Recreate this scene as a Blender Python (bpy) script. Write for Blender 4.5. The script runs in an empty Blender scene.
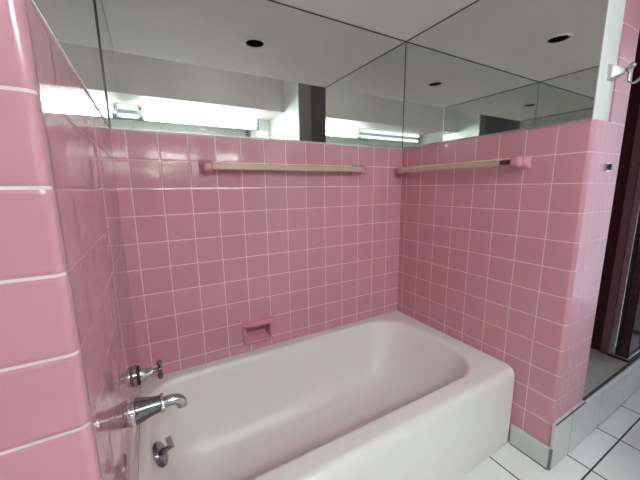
import bpy, bmesh, math, random
from mathutils import Vector, Matrix
random.seed(4)
S = bpy.context.scene
COL = S.collection
T = 0.1095            # tile pitch in metres
W = 1.4707            # clear width of the tub recess
YF = -0.917           # front plane of both wing walls
ZF = -1.41            # floor
ZC = 0.594            # dropped ceiling over the tub
ZM = 1.03             # ceiling of the room
LX = .84             # plane of the shower door
ZL = -1.19            # top of the raised ledge
JY0, JY1 = -.822, -.790   # shower jamb
SX = 1.15             # far wall of the shower
PT = 0.265            # thickness of the right wing wall
ZR = -1.032           # tub rim

# ------------------------------------------------------------------ materials
def new_mat(name):
    m = bpy.data.materials.new(name); m.use_nodes = True
    nt = m.node_tree; b = nt.nodes['Principled BSDF']
    return m, nt, b
def srgb(r, g, b):
    f = lambda c: (c/12.92 if c <= .04045 else ((c+.055)/1.055)**2.4)
    return (f(r/255), f(g/255), f(b/255), 1)
def simple(name, col, rough=.5, metal=0., noise=.0, scale=30., spec=.5, coat=0., bump=0.):
    m, nt, b = new_mat(name)
    b.inputs['Roughness'].default_value = rough; b.inputs['Metallic'].default_value = metal
    b.inputs['Specular IOR Level'].default_value = spec
    b.inputs['Coat Weight'].default_value = coat; b.inputs['Coat Roughness'].default_value = .05
    n = nt.nodes.new('ShaderNodeTexNoise'); n.inputs['Scale'].default_value = scale
    n.inputs['Detail'].default_value = 4
    tc = nt.nodes.new('ShaderNodeTexCoord'); nt.links.new(tc.outputs['Object'], n.inputs['Vector'])
    r = nt.nodes.new('ShaderNodeValToRGB')
    k = noise
    r.color_ramp.elements[0].color = (col[0]*(1-k), col[1]*(1-k), col[2]*(1-k), 1)
    r.color_ramp.elements[1].color = (min(1, col[0]*(1+k)), min(1, col[1]*(1+k)), min(1, col[2]*(1+k)), 1)
    r.color_ramp.elements[0].position = .3; r.color_ramp.elements[1].position = .7
    nt.links.new(n.outputs['Fac'], r.inputs['Fac']); nt.links.new(r.outputs['Color'], b.inputs['Base Color'])
    if bump:
        bp = nt.nodes.new('ShaderNodeBump'); bp.inputs['Distance'].default_value = bump; bp.inputs['Strength'].default_value = 1
        nt.links.new(n.outputs['Fac'], bp.inputs['Height']); nt.links.new(bp.outputs['Normal'], b.inputs['Normal'])
    return m
def tile_mat(name, axis, off, tile, grout, pitch=T, zaxis=2, zoff=0., pitch2=None, gw=.0030, rough=.085, pillow=.0007,
             tilt=.010, jitter=.06, streak=0., coat=0., zgrout=True, ugrout=True):
    """glazed tiles: grout grid, rounded tile edges, a slight tilt and shade of its own for each tile"""
    pitch2 = pitch2 or pitch
    m, nt, b = new_mat(name)
    N, L = nt.nodes.new, nt.links.new
    def math_(op, a, c=None, d=None):
        n = N('ShaderNodeMath'); n.operation = op
        for i, v in enumerate((a, c, d)):
            if v is None: continue
            if isinstance(v, (int, float)): n.inputs[i].default_value = v
            else: L(v, n.inputs[i])
        return n.outputs[0]
    def smooth(v, a, c):
        n = N('ShaderNodeMapRange'); n.interpolation_type = 'SMOOTHSTEP'
        n.inputs['From Min'].default_value = a; n.inputs['From Max'].default_value = c
        L(v, n.inputs['Value']); return n.outputs['Result']
    tc = N('ShaderNodeTexCoord'); sx = N('ShaderNodeSeparateXYZ'); L(tc.outputs['Object'], sx.inputs[0])
    u = math_('DIVIDE', math_('SUBTRACT', sx.outputs[axis], off), pitch)
    v = math_('DIVIDE', math_('SUBTRACT', sx.outputs[zaxis], zoff), pitch2)
    fu, fv = math_('FRACT', u), math_('FRACT', v)
    du = math_('MULTIPLY', math_('MINIMUM', fu, math_('SUBTRACT', 1., fu)), pitch)
    dv = math_('MULTIPLY', math_('MINIMUM', fv, math_('SUBTRACT', 1., fv)), pitch2)
    d = math_('MINIMUM', du, dv)
    if not ugrout: d = dv
    mask = smooth(d, gw/2-.0004, gw/2+.0005)
    cv = N('ShaderNodeCombineXYZ'); L(math_('FLOOR', u), cv.inputs[0]); L(math_('FLOOR', v), cv.inputs[1]); cv.inputs[2].default_value = off*7.3+1.7
    wn = N('ShaderNodeTexWhiteNoise'); wn.noise_dimensions = '3D'; L(cv.outputs[0], wn.inputs['Vector'])
    sc = N('ShaderNodeSeparateColor'); L(wn.outputs['Color'], sc.inputs[0])
    j = math_('ADD', math_('MULTIPLY', math_('SUBTRACT', sc.outputs[2], .5), jitter), 1.)
    ns = N('ShaderNodeTexNoise'); ns.inputs['Scale'].default_value = 9; ns.inputs['Detail'].default_value = 6
    L(tc.outputs['Object'], ns.inputs['Vector'])
    j = math_('MULTIPLY', j, math_('ADD', math_('MULTIPLY', math_('SUBTRACT', ns.outputs['Fac'], .5), streak), 1.))
    hs = N('ShaderNodeVectorMath'); hs.operation = 'SCALE'; hs.inputs[0].default_value = tile[:3]; L(j, hs.inputs['Scale'])
    mx = N('ShaderNodeMix'); mx.data_type = 'RGBA'; mx.inputs['A'].default_value = grout; L(mask, mx.inputs['Factor']); L(hs.outputs[0], mx.inputs['B'])
    L(mx.outputs['Result'], b.inputs['Base Color'])
    rr = N('ShaderNodeMapRange'); L(mask, rr.inputs['Value']); rr.inputs['To Min'].default_value = .6; rr.inputs['To Max'].default_value = rough
    L(rr.outputs['Result'], b.inputs['Roughness'])
    hp = math_('MULTIPLY', smooth(d, gw/2-.0006, gw/2+.006), pillow)
    tu = math_('MULTIPLY', math_('MULTIPLY', math_('SUBTRACT', fu, .5), math_('SUBTRACT', sc.outputs[0], .5)), tilt*pitch)
    tv = math_('MULTIPLY', math_('MULTIPLY', math_('SUBTRACT', fv, .5), math_('SUBTRACT', sc.outputs[1], .5)), tilt*pitch2)
    wv = N('ShaderNodeTexNoise'); wv.inputs['Scale'].default_value = 22; wv.inputs['Detail'].default_value = 1; L(tc.outputs['Object'], wv.inputs['Vector'])
    h = math_('ADD', math_('ADD', hp, math_('MULTIPLY', math_('ADD', tu, tv), mask)), math_('MULTIPLY', wv.outputs['Fac'], .00022))
    bp = N('ShaderNodeBump'); bp.inputs['Distance'].default_value = 1.; bp.inputs['Strength'].default_value = 1.; L(h, bp.inputs['Height'])
    L(bp.outputs['Normal'], b.inputs['Normal'])
    b.inputs['Coat Weight'].default_value = coat
    return m

PINK = (.60, .285, .345, 1)
GROUT = (.86, .63, .68, 1)
M = {}
M['back'] = tile_mat('pink tile back', 0, 0., PINK, GROUT)
M['right'] = tile_mat('pink tile right', 1, -.0434, PINK, GROUT)
M['left'] = simple('pink tile left', PINK, .02, noise=.03, scale=6)
M['grout'] = simple('grout', (.58, .34, .39), .7)
M['left_front'] = tile_mat('pink tile left front', 0, -W+.006, PINK, (.80, .66, .68, 1), gw=.004, pillow=.0012, rough=.14)
M['end'] = tile_mat('pink tile wing end', 0, .09, PINK, (.78, .60, .64, 1), rough=.34, pillow=.0003)
M['end_z'] = tile_mat('pink tile wing end strip', 0, .128, PINK, GROUT, ugrout=False, rough=.34, pillow=.0003)
M['shower'] = tile_mat('pink tile shower', 1, .03, PINK, GROUT)
M['shower_x'] = tile_mat('pink tile shower side', 0, .03, PINK, GROUT)
M['floor'] = tile_mat('white floor tile', 0, .149, (.86, .87, .855, 1), (.035, .035, .035, 1), pitch=.3065, zaxis=1, zoff=-1.0145,
                      pitch2=.3065, gw=.0065, rough=.1, pillow=.0006, tilt=.002, jitter=.03, streak=.10)
M['base'] = tile_mat('grey base tile', 0, .149, (.60, .62, .60, 1), (.10, .10, .10, 1), pitch=.3065, zoff=ZF-.01, pitch2=.5,
                     gw=.003, rough=.07, pillow=.0004, tilt=.002, jitter=.05, streak=.12)
M['base_side'] = simple('grey base tile side', (.60, .62, .60), .07, noise=.04, scale=8)
M['ledge'] = tile_mat('grey ledge tile', 0, .149, (.52, .52, .49, 1), (.30, .29, .28, 1), pitch=.3065, zaxis=1, zoff=-.9, pitch2=.3065, gw=.003, rough=.25)
M['paint'] = simple('white paint', (.80, .81, .80), .45, noise=.015, scale=12, bump=.0003)
M['ceil'] = simple('ceiling paint', (.72, .70, .685), .6, noise=.02, scale=4, bump=.0002)
M['grey'] = simple('grey paint', (.34, .335, .32), .5, noise=.03, scale=5)
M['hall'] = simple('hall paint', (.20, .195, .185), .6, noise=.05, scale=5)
M['maroon_shade'] = simple('maroon_shade', (.05, .006, .012), .35, noise=.08, scale=6)  # deep shade on the pink shower tile, put into the wall colour
M['enamel'] = simple('white enamel', (.80, .775, .76), .09, noise=.01, scale=5)
M['enamel_worn'] = simple('worn enamel', (.79, .755, .735), .32, noise=.015, scale=5)
M['chrome'] = simple('chrome', (.62, .62, .63), .09, metal=1., noise=.10, scale=60)
M['chrome_dark'] = simple('worn chrome', (.25, .25, .26), .17, metal=1., noise=.22, scale=90)
M['black'] = simple('black', (.006, .006, .006), .4)
M['rubber'] = simple('black gasket', (.02, .018, .018), .5)
M['satin'] = simple('satin nickel', (.75, .75, .73), .28, metal=1., noise=.05, scale=80)
M['prong'] = simple('dull nickel', (.38, .37, .37), .3, metal=1., noise=.1, scale=90)
M['bar'] = simple('cream bar', (.52, .385, .32), .3, noise=.05, scale=20, coat=.3)
M['bronze'] = simple('brass stub', (.10, .05, .025), .4, metal=.5, noise=.1, scale=40)
M['ceramic'] = simple('pink ceramic', (.62, .26, .33), .12, noise=.02, scale=10, coat=.4)
M['edge'] = simple('mirror edge', (.025, .024, .023), .35)
M['channel_dull'] = simple('dull channel', (.42, .41, .41), .4, metal=.6)
M['jamb'] = simple('shaded jamb', (.20, .085, .10), .35, noise=.06, scale=6)  # dim light on the jamb painted as a darker rose
M['channel'] = simple('mirror channel', (.9, .9, .9), .5, spec=.2)
M['trimwhite'] = simple('white trim', (.72, .70, .67), .35)
M['joint_grey'] = simple('grey joint', (.20, .205, .20), .5)
M['housing'] = simple('lamp housing', (.24, .30, .30), .5)
M['joint'] = simple('dark joint', (.05, .05, .048), .6)
m, nt, b = new_mat('mirror glass'); M['mirror'] = m
b.inputs['Base Color'].default_value = (.80, .835, .80, 1); b.inputs['Metallic'].default_value = 1.; b.inputs['Roughness'].default_value = .012
m, nt, b = new_mat('shower glass'); M['glass'] = m
b.inputs['Roughness'].default_value = .03; b.inputs['Base Color'].default_value = (.8, .8, .8, 1)
tr = nt.nodes.new('ShaderNodeBsdfTransparent'); tr.inputs[0].default_value = (.90, .92, .91, 1)
gl = nt.nodes.new('ShaderNodeBsdfGlossy'); gl.inputs['Roughness'].default_value = .03
fz = nt.nodes.new('ShaderNodeFresnel'); fz.inputs['IOR'].default_value = 1.45
ms = nt.nodes.new('ShaderNodeMixShader'); nt.links.new(fz.outputs[0], ms.inputs[0]); nt.links.new(tr.outputs[0], ms.inputs[1]); nt.links.new(gl.outputs[0], ms.inputs[2])
nt.links.new(ms.outputs[0], nt.nodes['Material Output'].inputs['Surface'])
def emit(name, col, st):
    m, nt, b = new_mat(name)
    b.inputs['Base Color'].default_value = (.8, .8, .8, 1)
    b.inputs['Emission Color'].default_value = (*col, 1); b.inputs['Emission Strength'].default_value = st
    return m
M['tube'] = emit('fluorescent tube', (.91, 1., .985), 39.)
M['tube_dim'] = emit('dimmed fluorescent tube', (.91, 1., .985), 1.6)  # left tubes dimmed to keep the left front tiles from overbrightening
M['sky'] = emit('frosted daylight', (.80, .85, 1.), 1.5)
M['lamp'] = emit('fill lamp shade', (1., .97, .95), 2.5)  # glow of the added fill lamp

# ------------------------------------------------------------------ mesh helpers
def link(name, bm, mats, parent=None, smooth=False, kind=None, bevel=0., seg=2):
    me = bpy.data.meshes.new(name)
    bmesh.ops.recalc_face_normals(bm, faces=bm.faces)
    bm.to_mesh(me); bm.free()
    for mm in (mats if isinstance(mats, (list, tuple)) else [mats]): me.materials.append(mm)
    if smooth:
        for p in me.polygons: p.use_smooth = True
    o = bpy.data.objects.new(name, me); COL.objects.link(o)
    if bevel:
        md = o.modifiers.new('bevel', 'BEVEL'); md.width = bevel; md.segments = seg; md.limit_method = 'ANGLE'; md.harden_normals = False
    if smooth:
        md = o.modifiers.new('wn', 'WEIGHTED_NORMAL')
        for e in me.edges: pass
    if parent: o.parent = parent
    if kind: o['kind'] = kind
    return o
def box(bm, x0, x1, y0, y1, z0, z1, mi=0):
    vs = [bm.verts.new((x, y, z)) for z in (z0, z1) for y in (y0, y1) for x in (x0, x1)]
    fs = []
    for idx in ((0,1,3,2), (4,6,7,5), (0,4,5,1), (2,3,7,6), (0,2,6,4), (1,5,7,3)):
        f = bm.faces.new([vs[i] for i in idx]); f.material_index = mi; fs.append(f)
    return fs
def nbox(*a, **k):
    bm = bmesh.new(); box(bm, *a, **k); return bm
def round_edge(bm, test, r, seg=5):
    es = [e for e in bm.edges if test((e.verts[0].co+e.verts[1].co)/2) and abs((e.verts[0].co-e.verts[1].co).normalized().z) > .99]
    bmesh.ops.bevel(bm, geom=es, offset=r, segments=seg, profile=.5, affect='EDGES')
    bmesh.ops.recalc_face_normals(bm, faces=bm.faces)
def lathe(bm, prof, origin, axis, n=28, cap=True, mi=0, smooth_out=None):
    """profile [(distance along the axis, radius)]"""
    a = Vector(axis).normalized(); h = Vector((0,0,1)) if abs(a.z) < .9 else Vector((1,0,0))
    e1 = a.cross(h).normalized(); e2 = a.cross(e1)
    rings = []
    for d, r in prof:
        c = Vector(origin)+a*d
        rings.append([bm.verts.new(c+e1*(r*math.cos(2*math.pi*i/n))+e2*(r*math.sin(2*math.pi*i/n))) for i in range(n)])
    for p, q in zip(rings, rings[1:]):
        for i in range(n):
            f = bm.faces.new((p[i], p[(i+1)%n], q[(i+1)%n], q[i])); f.material_index = mi
    if cap:
        for r in (rings[0], rings[-1]):
            f = bm.faces.new(r); f.material_index = mi
def tube(bm, pts, rad, n=12):
    """swept tube; rad a number or a list"""
    pts = [Vector(p) for p in pts]; rings = []
    for i, p in enumerate(pts):
        t = (pts[min(i+1, len(pts)-1)]-pts[max(i-1, 0)]).normalized()
        h = Vector((0,1,0)) if abs(t.y) < .9 else Vector((0,0,1))
        e1 = t.cross(h).normalized(); e2 = t.cross(e1)
        r = rad[i] if isinstance(rad, (list, tuple)) else rad
        rings.append([bm.verts.new(p+e1*r*math.cos(2*math.pi*k/n)+e2*r*math.sin(2*math.pi*k/n)) for k in range(n)])
    for p, q in zip(rings, rings[1:]):
        for k in range(n): bm.faces.new((p[k], p[(k+1)%n], q[(k+1)%n], q[k]))
    bm.faces.new(rings[0]); bm.faces.new(rings[-1])
def loft(bm, loops, close_last=True, mi=0):
    vl = [[bm.verts.new(p) for p in lp] for lp in loops]
    n = len(vl[0])
    for a, c in zip(vl, vl[1:]):
        for i in range(n): bm.faces.new((a[i], a[(i+1)%n], c[(i+1)%n], c[i])).material_index = mi
    if close_last: bm.faces.new(vl[-1])
    return vl
def rrect(x0, x1, y0, y1, rs, k=10, e=8):
    """rounded rectangle, corners (x1,y1) (x0,y1) (x0,y0) (x1,y0), equal point count for any size"""
    cs = [(x1, y1, 1, 1), (x0, y1, -1, 1), (x0, y0, -1, -1), (x1, y0, 1, -1)]
    arcs = []
    for i, (cx, cy, sx, sy) in enumerate(cs):
        r = rs[i]; a0 = math.pi/2*i
        arcs.append([(cx-sx*r+r*math.cos(a0+math.pi/2*t/k), cy-sy*r+r*math.sin(a0+math.pi/2*t/k)) for t in range(k+1)])
    out = []
    for i in range(4):
        out += arcs[i]
        p, q = arcs[i][-1], arcs[(i+1)%4][0]
        out += [(p[0]+(q[0]-p[0])*t/e, p[1]+(q[1]-p[1])*t/e) for t in range(1, e)]
    return out
def thing(name, label, cat, loc=(0,0,0), group=None):
    o = bpy.data.objects.new(name, None); COL.objects.link(o); o.location = loc; o.empty_display_size = .05
    o['label'] = label; o['category'] = cat; o['kind'] = 'thing'
    if group: o['group'] = group
    return o
def tag(o, label, cat, group=None):
    o['label'] = label; o['category'] = cat; o['kind'] = 'thing'
    if group: o['group'] = group
    return o
def auto(o, ang=40):
    """smooth faces, sharp edges above the angle"""
    me = o.data
    bm = bmesh.new(); bm.from_mesh(me)
    for f in bm.faces: f.smooth = True
    for e in bm.edges:
        e.smooth = not (len(e.link_faces) == 2 and e.calc_face_angle(0) > math.radians(ang))
    bm.to_mesh(me); bm.free()
    md = o.modifiers.new('wn', 'WEIGHTED_NORMAL'); md.keep_sharp = True; md.weight = 100
    return o

# ------------------------------------------------------------------ room shell
HX0, HX1, HY0 = -2.64, 1.95, -3.1
link('floor', nbox(HX0-.1, HX1+.1, HY0-.1, .12, ZF-.1, ZF), M['floor'], kind='structure')
# tub-side ceiling (dropped) with a round hole for the downlight
DL = (-.755, -.43)
bm = bmesh.new()
n = 40
ring = [bm.verts.new((DL[0]+.052*math.cos(2*math.pi*i/n), DL[1]+.052*math.sin(2*math.pi*i/n), ZC)) for i in range(n)]
sq = []
for i in range(n):
    a = 2*math.pi*i/n; c, s = math.cos(a), math.sin(a)
    k = .12/max(abs(c), abs(s)); sq.append(bm.verts.new((DL[0]+k*c, DL[1]+k*s, ZC)))
for i in range(n): bm.faces.new((ring[i], ring[(i+1)%n], sq[(i+1)%n], sq[i]))
def rectf(x0, x1, y0, y1, z): bm.faces.new([bm.verts.new(p) for p in ((x0,y0,z),(x1,y0,z),(x1,y1,z),(x0,y1,z))])
a0, a1, b0, b1 = DL[0]-.12, DL[0]+.12, DL[1]-.12, DL[1]+.12
rectf(-W, a0, YF, 0, ZC); rectf(a1, 0, YF, 0, ZC); rectf(a0, a1, YF, b0, ZC); rectf(a0, a1, b1, 0, ZC)
# fascia of the drop
bm.faces.new([bm.verts.new(p) for p in ((-W, YF, ZC), (0, YF, ZC), (0, YF, ZM), (-W, YF, ZM))])
bm.faces.new([bm.verts.new(p) for p in ((-W, 0, ZC+.3), (0, 0, ZC+.3), (0, YF, ZC+.3), (-W, YF, ZC+.3))])
link('ceiling_alcove', bm, M['ceil'], kind='structure')
link('ceiling', nbox(HX0-.1, HX1+.1, HY0-.1, .12, ZM, ZM+.1), M['ceil'], kind='structure')

# back wall, with the pocket for the soap dish
SD = (-1.012, -.884, -.985, -.884)   # x0 x1 z0 z1 of the pocket
bm = bmesh.new()
x0, x1, z0, z1 = SD
box(bm, -W, x0, 0, .10, ZF, 0); box(bm, x1, 0, 0, .10, ZF, 0); box(bm, x0, x1, 0, .10, ZF, z0); box(bm, x0, x1, 0, .10, z1, 0)
box(bm, x0, x1, .06, .10, z0, z1)
link('wall_back', bm, M['back'], kind='structure')
link('wall_back_upper', nbox(-W, 0, .004, .10, 0, ZM), M['paint'], kind='structure')

# left wing wall (tiled on both seen faces, rounded tile at its front edge)
bm = nbox(HX0, -W, YF-.005, .10, ZF, 0)
round_edge(bm, lambda c: abs(c.x+W) < 1e-3 and c.y < -.5, .012, 6)
for f in bm.faces:
    c = f.calc_center_median()
    f.material_index = 0 if f.normal.x > .97 and c.x > -W-.001 else 1
for f in bm.faces:
    if f.material_index == 0: f.material_index = 2
for a in range(9):
    for c in range(13):
        ya, za = YF+.012 if a == 0 else YF+T*a, -T*c
        yb, zb = min(YF+T*(a+1), -.0005), max(za-T, ZF+.001)
        g = .0014; r = lambda: random.uniform(-.00022, .00022)
        q = [(ya+g, za-g), (yb-g, za-g), (yb-g, zb+g), (ya+g, zb+g)]
        f = bm.faces.new([bm.verts.new((-W+.0006+r(), y, z)) for y, z in q]); f.material_index = 0
o = link('wall_left', bm, [M['left'], M['left_front'], M['grout']], kind='structure'); auto(o, 50)
bm = nbox(HX0, -W, YF-.005, .10, 0, ZM)
round_edge(bm, lambda c: abs(c.x+W) < 1e-3 and c.y < -.5, .012, 6)
o = link('wall_left_upper', bm, M['paint'], kind='structure'); auto(o, 50)

# right wing wall: tiled half height, painted strip plus tiled strip above
bm = nbox(0, PT, YF, .10, ZF, 0)
round_edge(bm, lambda c: abs(c.x) < 1e-3 and c.y < -.5, .016, 6)
for f in bm.faces:
    c = f.calc_center_median(); f.material_index = 0 if f.normal.x < -.9 and c.x < .001 else 1
    if f.normal.x > .9: f.material_index = 2
o = link('wall_right', bm, [M['right'], M['end'], M['shower']], kind='structure'); auto(o, 50)
bm = nbox(.001, .128, YF+.006, .10, 0, ZM)
round_edge(bm, lambda c: abs(c.x-.001) < 1e-3 and c.y < -.5, .002, 2)
o = link('wall_right_painted', bm, M['paint'], kind='structure'); auto(o, 50)
bm = nbox(.128, PT, YF, .10, 0, ZM); bmesh.ops.recalc_face_normals(bm, faces=bm.faces)
for f in bm.faces: f.material_index = 1 if f.normal.x > .9 else 0
link('wall_right_strip', bm, [M['end_z'], M['shower']], kind='structure')

# grey tile base round the wing wall and along the raised ledge
bm = bmesh.new()
box(bm, -.013, 0, YF-.004, -.766, ZF+.006, -1.309)
link('baseboard_right', bm, M['base_side'], kind='structure', bevel=.002)
bm = bmesh.new()
box(bm, -.013, -.004, YF-.015, YF-.004, ZF+.006, -1.309)
link('trim_1', bm, M['joint_grey'], kind='structure')
link('baseboard_front', nbox(-.004, HX1, YF-.015, YF, ZF+.006, ZL), M['base'], kind='structure', bevel=.0015)
bm = bmesh.new()
box(bm, -.004, PT, YF-.0155, YF-.012, ZL-.0045, ZL+.0005); box(bm, PT, HX1, YF-.008, YF+.004, ZL-.002, ZL+.0006)
link('trim_2', bm, M['joint'], kind='structure')
bm = bmesh.new()
box(bm, -.012, 0, YF-.004, -.772, ZF, ZF+.006); box(bm, -.006, HX1, YF-.012, YF, ZF, ZF+.006)
link('trim_3', bm, M['joint'], kind='structure')
link('floor_ledge', nbox(PT, HX1, YF, .05, ZF, ZL), M['ledge'], kind='structure')

# shower side beyond the ledge
link('wall_shower_back', nbox(PT, HX1, .05, .12, ZF, ZM), M['maroon_shade'], kind='structure')
link('wall_shower_side', nbox(LX+.02, LX+.12, JY1, .05, ZL, ZM), M['maroon_shade'], kind='structure')
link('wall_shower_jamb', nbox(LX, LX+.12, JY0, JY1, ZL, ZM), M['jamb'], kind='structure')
link('wall_shower_far', nbox(SX, HX1, YF-.02, .05, ZL, ZM), M['shower'], kind='structure')
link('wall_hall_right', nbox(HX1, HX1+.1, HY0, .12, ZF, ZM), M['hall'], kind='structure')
link('ceiling_shower', nbox(PT, HX1, -.80, .05, ZC, ZC+.05), M['ceil'], kind='structure')

# vanity side, seen only in the mirrors
YV = -2.33
link('wall_front', nbox(HX0, .03, YV-.1, YV, ZF, ZM), M['paint'], kind='structure')
link('wall_return', nbox(.03, .16, YV-.1, -1.50, ZF, ZM), M['paint'], kind='structure')
link('ceiling_soffit', nbox(HX0, .03, YV, -1.87, .60, ZM), M['ceil'], kind='structure')
link('wall_side', nbox(HX0-.1, HX0, HY0, .12, ZF, ZM), M['paint'], kind='structure')
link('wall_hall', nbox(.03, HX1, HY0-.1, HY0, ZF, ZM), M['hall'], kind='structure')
link('wall_hall_added_header', nbox(.16, HX1-.03, -1.70, -1.62, .22, ZM), M['hall'], kind='structure')  # header added to keep the hall dark in the mirrors
# grey casing on the end of the return wall
link('trim_4', nbox(.026, .164, -1.50, -1.485, ZF, ZM), M['grey'], kind='structure')

# daylight window of the hall on the right, outside the picture
link('window_1', nbox(HX1-.02, HX1, -2.35, -1.10, -1.38, .90), M['trimwhite'], kind='structure')
link('window_pane', nbox(HX1-.026, HX1-.02, -2.29, -1.76, -1.32, .84), M['sky'], bpy.data.objects['window_1'])
link('window_pane', nbox(HX1-.026, HX1-.02, -1.69, -1.16, -1.32, .84), M['sky'], bpy.data.objects['window_1'])

# ------------------------------------------------------------------ mirrors
G = .004
t = thing('wall_mirror', 'wide mirror on the back wall above the pink tiles', 'mirror', (0,0,0))
link('glass_face', nbox(-W+.007, -.006, -.003, .004, .006, ZC-.006), M['mirror'], t)
bm = bmesh.new(); box(bm, -W+.001, -.001, -.0035, .004, ZC-.006, ZC-.0005)
box(bm, -.006, -.0005, -.0036, .004, .002, ZC-.006); box(bm, -W+.003, -W+.007, -.0036, .004, .002, ZC-.006)
link('edge', bm, M['edge'], t)
link('channel', nbox(-W+.003, -.003, -.0045, .003, 0.0005, .0055), M['channel_dull'], t)
t = thing('wall_mirror', 'mirror above the right wing wall with the short towel bar below', 'mirror', (0,0,0))
link('glass_face', nbox(-.003, .001, YF+.009, -.006, .006, ZC-.006), M['mirror'], t)
link('edge', nbox(-.0034, .001, YF+.009, -.004, ZC-.006, ZC-.0005), M['edge'], t)
link('end_edge', nbox(-.0032, .001, YF+.0075, YF+.009, .006, ZC-.0005), M['channel_dull'], t)
link('channel', nbox(-.0045, .003, YF+.008, -.006, .0005, .0055), M['channel_dull'], t)
t = thing('wall_mirror', 'mirror on the left wing wall with a bright metal channel at its foot', 'mirror', (0,0,0))
link('glass_face', nbox(-W-.004, -W+.003, YF+.012, -.006, .0035, ZC-.006), M['mirror'], t)
link('edge', nbox(-W-.003, -W+.0034, YF+.012, -.004, ZC-.006, ZC-.0005), M['edge'], t)
link('channel', nbox(-W-.003, -W+.0036, YF+.012, -.006, .0005, .0035), M['channel'], t)

# ------------------------------------------------------------------ downlight
t = thing('downlight', 'round black recessed downlight with white trim in the ceiling over the tub', 'light', (DL[0], DL[1], ZC))
bm = bmesh.new(); loops = []
for r, z in ((.050, .010), (.0505, -.003), (.058, -.007), (.067, -.004), (.067, 0.)):
    loops.append([(r*math.cos(2*math.pi*i/40), r*math.sin(2*math.pi*i/40), z) for i in range(40)])
loft(bm, loops, False); link('trim_ring', bm, M['trimwhite'], t, smooth=True)
bm = bmesh.new(); loops = []
for r, z in ((.050, .0), (.048, .05), (.043, .10), (.020, .11)):
    loops.append([(r*math.cos(2*math.pi*i/40), r*math.sin(2*math.pi*i/40), z) for i in range(40)])
loft(bm, loops, True); link('baffle', bm, M['black'], t, smooth=True)

# ------------------------------------------------------------------ vanity strip light and mirror
t = thing('fluorescent_light', 'long fluorescent strip light under the soffit, seen in the mirrors', 'light', (-1.36, YV, .53))
link('housing', nbox(-1.24, 1.24, 0.0, .022, -.06, .065), M['housing'], t)
for xa, xb in ((-1.21, -.006), (.006, 1.21)):
    for zz, yy in ((.042, .065), (-.034, .050)):
        bm = bmesh.new(); lathe(bm, [(0,.019), (xb-xa-.05,.019)], (xa+.025, yy, zz), (1,0,0), 16)
        link('tube', bm, M['tube' if xa > 0 else 'tube_dim'], t, smooth=False)
        for xx in (xa+.003, xb-.025):
            bm = nbox(xx, xx+.022, .02, yy+.018, zz-.02, zz+.022); link('lamp_holder', bm, M['trimwhite'], t, bevel=.003)
o = link('vanity_mirror', nbox(HX0+.02, .0, YV, YV+.006, -.50, .465), M['mirror'])
tag(o, 'vanity mirror below the fluorescent strip light, glimpsed by reflection', 'mirror')

# unseen flat lamp added on the room's ceiling as fill light
t = thing('fill_lamp', 'added round fill lamp, unseen, on the ceiling in front of the tub', 'lamp', (-.75, -1.38, ZM))
bm = bmesh.new(); lathe(bm, [(0,.20), (.018,.20), (.022,.195)], (0,0,0), (0,0,-1), 40); link('rim', bm, M['trimwhite'], t)
bm = bmesh.new(); lathe(bm, [(.020,.185), (.045,.178), (.062,.14), (.068,.07), (.069,.002)], (0,0,0), (0,0,-1), 40); link('fill_lamp_shade', bm, M['lamp'], t, smooth=True)

# ------------------------------------------------------------------ bathtub
bm = bmesh.new()
X0, X1, Y0, Y1 = -W+.001, -.001, -.768, -.001
def ol(z, fy, inset=0., r=.002):
    return [(x, y, z) for x, y in rrect(X0+inset, X1-inset, Y0+fy, Y1-inset, [r, r, max(r,.004), max(.03-fy*.3,.004)])]
loops = [ol(ZF+.001, .004), ol(ZF+.05, .001), ol(ZR-.11, .0), ol(ZR-.045, .002)]
R = .034
for k in range(1, 7):
    a = math.pi/2*k/6
    loops.append(ol(ZR-R+R*math.sin(a)-.004*(k == 6)*0, .002+R*(1-math.cos(a)), .0 if k < 6 else .001))
def inner(x0, x1, y0, y1, rr, z, dz=0.):
    # the back-rest end (x1) may sit lower than the rest
    pts = rrect(x0, x1, y0, y1, rr)
    return [(x, y, z) for x, y in pts]
A = dict(x0=-1.446, x1=-.085, y0=-.676, y1=-.060)
def grow(d, dl=None, dr=None, z=0., df=None):
    dl = d if dl is None else dl; dr = d if dr is None else dr; df = d if df is None else df
    rs = [max(.2-.25*d, .09), max(.13-.2*d, .08), max(.13-.2*d, .08), max(.19-.25*d, .09)]
    return inner(A['x0']+dl, A['x1']-dr, A['y0']+df, A['y1']-d, rs, z)
loops += [grow(-.012, -.008, -.030, ZR+.001, -.012),
          grow(-.005, -.004, -.016, ZR+.0005, -.005),
          grow(.000, .0, .000, ZR-.003, .0),
          grow(.006, .004, .008, ZR-.010, .005),
          grow(.011, .008, .015, ZR-.022, .008),
          grow(.017, .013, .026, ZR-.045, .011),
          grow(.032, .024, .050, ZR-.095, .018),
          grow(.054, .037, .080, ZR-.155, .028),
          grow(.080, .051, .116, ZR-.215, .042),
          grow(.108, .066, .156, ZR-.262, .060),
          grow(.138, .086, .202, ZR-.297, .086),
          grow(.170, .112, .252, ZR-.318, .120),
          grow(.205, .150, .310, ZR-.328, .160),
          grow(.25, .21, .40, ZR-.331, .22)]
loft(bm, loops, True)
for f in bm.faces:
    c = f.calc_center_median()
    f.material_index = 1 if c.z < ZR+.0005 and A['y0']+.004 < c.y < A['y1'] and A['x0'] < c.x < A['x1']-.01 else 0
o = link('bathtub', bm, [M['enamel'], M['enamel_worn']], smooth=True)
tag(o, 'white enamel bathtub set in the pink tiled recess', 'bathtub')
sd = o.modifiers.new('ss', 'SUBSURF'); sd.levels = 1; sd.render_levels = 2
for md in list(o.modifiers):
    if md.type == 'WEIGHTED_NORMAL': o.modifiers.remove(md)

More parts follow.
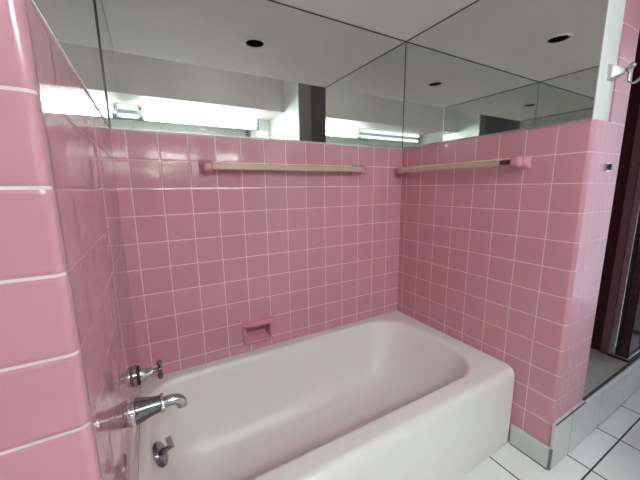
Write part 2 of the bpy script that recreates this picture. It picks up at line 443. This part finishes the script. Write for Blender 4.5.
# ------------------------------------------------------------------ taps
t = thing('tub_tap', 'small chrome tap with cross handle on the left tiled wall, nearest the corner', 'tap', (-W, -.215, -.885))
bm = bmesh.new(); lathe(bm, [(0,.038), (.006,.038), (.009,.034)], (0,0,0), (1,0,0)); auto(link('flange', bm, M['chrome'], t))
bm = bmesh.new(); lathe(bm, [(.009,.036), (.014,.0355), (.014,.031), (.017,.031)], (0,0,0), (1,0,0)); auto(link('gasket', bm, M['rubber'], t))
bm = bmesh.new(); lathe(bm, [(.017,.034), (.024,.033), (.036,.027), (.048,.0215), (.056,.019), (.057,.010)], (0,0,0), (1,0,0)); auto(link('bonnet', bm, M['chrome'], t))
bm = bmesh.new(); lathe(bm, [(.057,.0085), (.066,.007), (.074,.0085), (.082,.010), (.086,.008)], (0,0,0), (1,0,0)); auto(link('stem', bm, M['chrome_dark'], t))
bm = bmesh.new()
for k in range(4):
    a = math.radians(8)+k*math.pi/2; d = (0, math.cos(a), math.sin(a))
    lathe(bm, [(.0,.0065), (.016,.0060), (.024,.0085), (.031,.0095), (.037,.0080), (.040,.003)], (.079,0,0), d, 12)
auto(link('cross_handle', bm, M['chrome_dark'], t))

t = thing('tub_spout', 'chrome tub spout with down-turned nozzle on the left tiled wall', 'spout', (-W, -.45, -.865))
bm = bmesh.new(); lathe(bm, [(0,.040), (.006,.040), (.010,.0385), (.012,.035)], (0,0,0), (1,0,0)); auto(link('flange', bm, M['chrome'], t))
bm = bmesh.new(); lathe(bm, [(.012,.0375), (.016,.037), (.03,.033), (.045,.0285), (.060,.0255), (.076,.0235)], (0,0,0), (1,0,0)); auto(link('body', bm, M['chrome_dark'], t))
bm = bmesh.new(); lathe(bm, [(.074,.024), (.075,.0275), (.079,.0285), (.084,.0275), (.085,.022)], (0,0,0), (1,0,0), 8); auto(link('collar', bm, M['chrome'], t))
bm = bmesh.new()
pts = [(.085,0,0), (.096,0,.001), (.108,0,.001), (.119,0,-.002), (.128,0,-.009), (.133,0,-.018), (.134,0,-.028)]
tube(bm, pts, [.0165,.0165,.016,.016,.0158,.0155,.0155], 18); auto(link('nozzle', bm, M['chrome'], t))

t = thing('overflow_plate', 'chrome overflow plate with trip lever on the inner end of the bathtub', 'overflow plate', (-1.416, -.385, -1.092))
ax = Vector((1, -.10, .42)).normalized()
bm = bmesh.new(); lathe(bm, [(-.003,.041), (.004,.041), (.009,.037), (.011,.026), (.012,.001)], (0,0,0), ax); auto(link('plate', bm, M['chrome_dark'], t))
bm = bmesh.new(); lathe(bm, [(.010,.011), (.020,.009), (.037,.006)], (0,0,.004), ax, 14); auto(link('lever_post', bm, M['chrome_dark'], t))
bm = nbox(.030, .048, -.0035, .0035, .006, .052); bmesh.ops.rotate(bm, verts=bm.verts, cent=(.03,0,0), matrix=Matrix.Rotation(math.radians(-12), 3, 'Y'))
link('trip_lever', bm, M['satin'], t, bevel=.0015)
for s in (-1, 1):
    bm = bmesh.new(); lathe(bm, [(.008,.005), (.0125,.0045), (.013,.001)], (0, s*.018, -.008), ax, 12); link('screw', bm, M['satin'], t)

# ------------------------------------------------------------------ soap dish
t = thing('soap_dish', 'pink ceramic soap dish with a grab lip let into the back wall tiles', 'soap dish', (-.948, 0, -.934))
bm = bmesh.new()
def fr(x, z, r, y): return [(a, y, c) for a, c in rrect(-x, x, -z, z, [r]*4, 5, 3)]
prof = [(.076,.062,.012,.001), (.076,.062,.012,-.006), (.073,.059,.012,-.014), (.068,.054,.012,-.0175), (.062,.048,.010,-.016), (.0585,.0445,.009,-.010), (.0575,.0435,.009,-.002), (.055,.041,.010,.036), (.049,.036,.012,.054), (.030,.020,.010,.057)]
loft(bm, [fr(*p) for p in prof], True)
auto(link('frame', bm, M['ceramic'], t), 60)
bm = bmesh.new()
tube(bm, [(-.072,-.014,.049), (-.05,-.030,.051), (0,-.035,.0515), (.05,-.030,.052), (.084,-.012,.052)], [.012,.0140,.0140,.0140,.010], 14)
auto(link('grab_lip', bm, M['ceramic'], t), 60)
bm = bmesh.new()
loft(bm, [[(x, y, -.020) for x, y in ((-.048,.052), (.048,.052), (.048,.040), (-.048,.040))], [(x, y, -.043) for x, y in ((-.056,.052), (.056,.052), (.056,-.003), (-.056,-.003))]], True)
link('tray', bm, M['ceramic'], t, bevel=.003)

# ------------------------------------------------------------------ towel bars
def post_bm():
    """concave ceramic bracket: wide foot on the wall at x=0, waist, star-cut head; axis +x away from the wall"""
    bm = bmesh.new(); loops = []
    for d, h, nch in ((0,0.0294,0), (.005,0.0294,0), (.008,0.0264,.1), (.015,0.0192,.12), (.025,0.0162,.12), (.034,0.0180,.15), (.042,0.0228,.2), (.055,0.0258,.22), (.067,0.0240,.22), (.074,0.0168,.15), (.076,0.0072,.1)):
        lp = []
        for i in range(32):
            a = 2*math.pi*i/32
            rr = h*(1-nch*(.5-.5*math.cos(4*a+math.pi))*.9) if nch else h/max(abs(math.cos(a)), abs(math.sin(a)))*.92
            lp.append((d, rr*math.cos(a), rr*math.sin(a)))
        loops.append(lp)
    loft(bm, loops, True); bm.faces.new([v for v in bm.verts][:32][::-1])
    return bm
def towel_bar(label, origin, rot, length, gap):
    """bar along +y of its frame, wall normal +x"""
    t = thing('towel_bar', label, 'towel bar', origin, 'towel bars'); t.rotation_euler = (0, 0, rot)
    for yy in (0, length):
        bm = post_bm(); bmesh.ops.translate(bm, verts=bm.verts, vec=(0, yy, 0))
        auto(link('post', bm, M['ceramic'], t), 50)
    bm = bmesh.new(); s = .0130; c = .0035
    sec = [(.058-s, -s+c), (.058-s+c, -s), (.058+s-c, -s), (.058+s, -s+c), (.058+s, s-c), (.058+s-c, s), (.058-s+c, s), (.058-s, s-c)]
    loft(bm, [[(x, y, z) for x, z in sec] for y in (.018, length-.018-gap*1.7)], True); bm.verts.ensure_lookup_table(); bm.faces.new([bm.verts[i] for i in range(8)][::-1])
    link('bar', bm, M['bar'], t)
    if gap:
        bm = nbox(.049, .067, length-.022-gap*1.7, length-.015, -.009, .009); link('stub', bm, M['bronze'], t)
    return t
# long bar on the back wall: frame x -> -y (out of the wall), frame y -> +x
towel_bar('long cream towel bar on pink posts along the back wall', (-1.142, 0, -.131), -math.pi/2, .800, 0)
# short bar on the right wing wall: frame x -> -x; frame y -> +y after a half turn gives -y, so start at the front post
t = towel_bar('shorter cream towel bar with brown stub on the right wing wall', (0, -.054, -.130), math.pi, .646, .026)

# ------------------------------------------------------------------ robe hook on the wing wall's end
t = thing('robe_hook', 'satin metal robe hook with pyramid base on the painted end of the wing wall', 'hook', (.084, YF+.006, .161))
bm = bmesh.new()
def sqr(h, y, zc=0.): return [(a, y, c+zc) for a, c in rrect(-h, h, -h, h, [h*.12]*4, 3, 2)]
loft(bm, [sqr(.025, 0), sqr(.025, -.005), sqr(.019, -.016, -.001), sqr(.012, -.030, -.003), sqr(.008, -.040, -.004)], True)
auto(link('base', bm, M['satin'], t), 30)
bm = bmesh.new(); tube(bm, [(0,-.034,-.004), (.001,-.040,-.003), (.001,-.047,.001), (.001,-.053,.006)], [.008,.0062,.006,.006], 12)
lathe(bm, [(-.010,.001), (-.009,.005), (-.004,.009), (.002,.0095), (.007,.007), (.010,.001)], (.001,-.056,.007), (0,-1,.3), 14)
auto(link('upper_prong', bm, M['prong'], t), 50)
bm = bmesh.new()
tube(bm, [(.001,-.046,-.004), (.001,-.052,-.014), (.001,-.051,-.030), (.001,-.052,-.042), (.001,-.060,-.050), (.001,-.070,-.049), (.001,-.078,-.042), (.001,-.084,-.036)], [.006,.005,.0045,.0045,.0045,.0045,.0045,.005], 12)
auto(link('lower_prong', bm, M['prong'], t), 50)

# small metal catch on the end tile
t = thing('wall_catch', 'tiny dark metal catch on an end tile of the wing wall', 'catch', (.158, YF, -.160))
link('plate', nbox(-.014, .014, -.004, 0, -.016, .016), M['satin'], t, bevel=.0015)
link('latch', nbox(-.003, .012, -.012, -.004, -.010, .012), M['black'], t, bevel=.001)

# ------------------------------------------------------------------ shower door
t = thing('shower_door', 'framed glass shower door on the ledge at the right edge', 'shower door', (LX+.01, JY0-.022, ZL))
# frame: origin at the frame post; the glass turns the corner at the front edge of the ledge
LE = YF+.012-(JY0-.022); LR = SX-LX-.012
link('frame_post', nbox(-.010, .030, -.010, .022, .020, 1.76), M['chrome'], t, bevel=.004)
link('gasket', nbox(-.006, .02, -.020, -.010, .020, 1.76), M['rubber'], t)
bm = bmesh.new(); box(bm, -.012, .030, LE-.010, .022, 0, .008); box(bm, .030, LR, LE-.010, LE+.020, 0, .008); link('sill_track', bm, M['rubber'], t)
bm = bmesh.new(); box(bm, -.008, .020, LE-.004, .022, .008, .020); box(bm, .020, LR, LE-.004, LE+.014, .008, .020); link('sill_rail', bm, M['chrome'], t, bevel=.002)
bm = bmesh.new(); box(bm, .003, .009, LE, -.020, .020, 1.76); link('side_pane', bm, M['glass'], t)
bm = bmesh.new(); box(bm, .010, LR, LE+.001, LE+.007, .020, 1.76); link('front_pane', bm, M['glass'], t)
bm = bmesh.new(); box(bm, -.010, .030, LE-.008, .022, 1.76, 1.80); box(bm, .030, LR, LE-.008, LE+.020, 1.76, 1.80); link('head_rail', bm, M['chrome'], t, bevel=.004)

# ------------------------------------------------------------------ world, camera, view
w = bpy.data.worlds.new('world'); S.world = w; w.use_nodes = True
w.node_tree.nodes['Background'].inputs[0].default_value = (.5, .52, .55, 1); w.node_tree.nodes['Background'].inputs[1].default_value = .1
cam = bpy.data.cameras.new('camera'); co = bpy.data.objects.new('camera', cam); COL.objects.link(co)
Rm = Matrix(((0.87105729, 0.09453075, -0.4819991), (-0.49104792, 0.14471661, -0.85902797), (-0.01145128, 0.98494723, 0.17247558)))
co.matrix_world = Matrix.Translation((-1.36866, -1.40544, -.22206)) @ Rm.to_4x4()
cam.sensor_width = 36; cam.lens = 301.625/640*36; cam.clip_start = .01
S.camera = co
S.view_settings.view_transform = 'Standard'; S.view_settings.look = 'None'; S.view_settings.gamma = 1; S.view_settings.use_curve_mapping = False
S.view_settings.exposure = .21
try:
    S.cycles.max_bounces = 16; S.cycles.glossy_bounces = 10; S.cycles.diffuse_bounces = 8; S.cycles.transmission_bounces = 8
    S.cycles.sample_clamp_indirect = 40; S.cycles.use_denoising = True
except Exception: pass
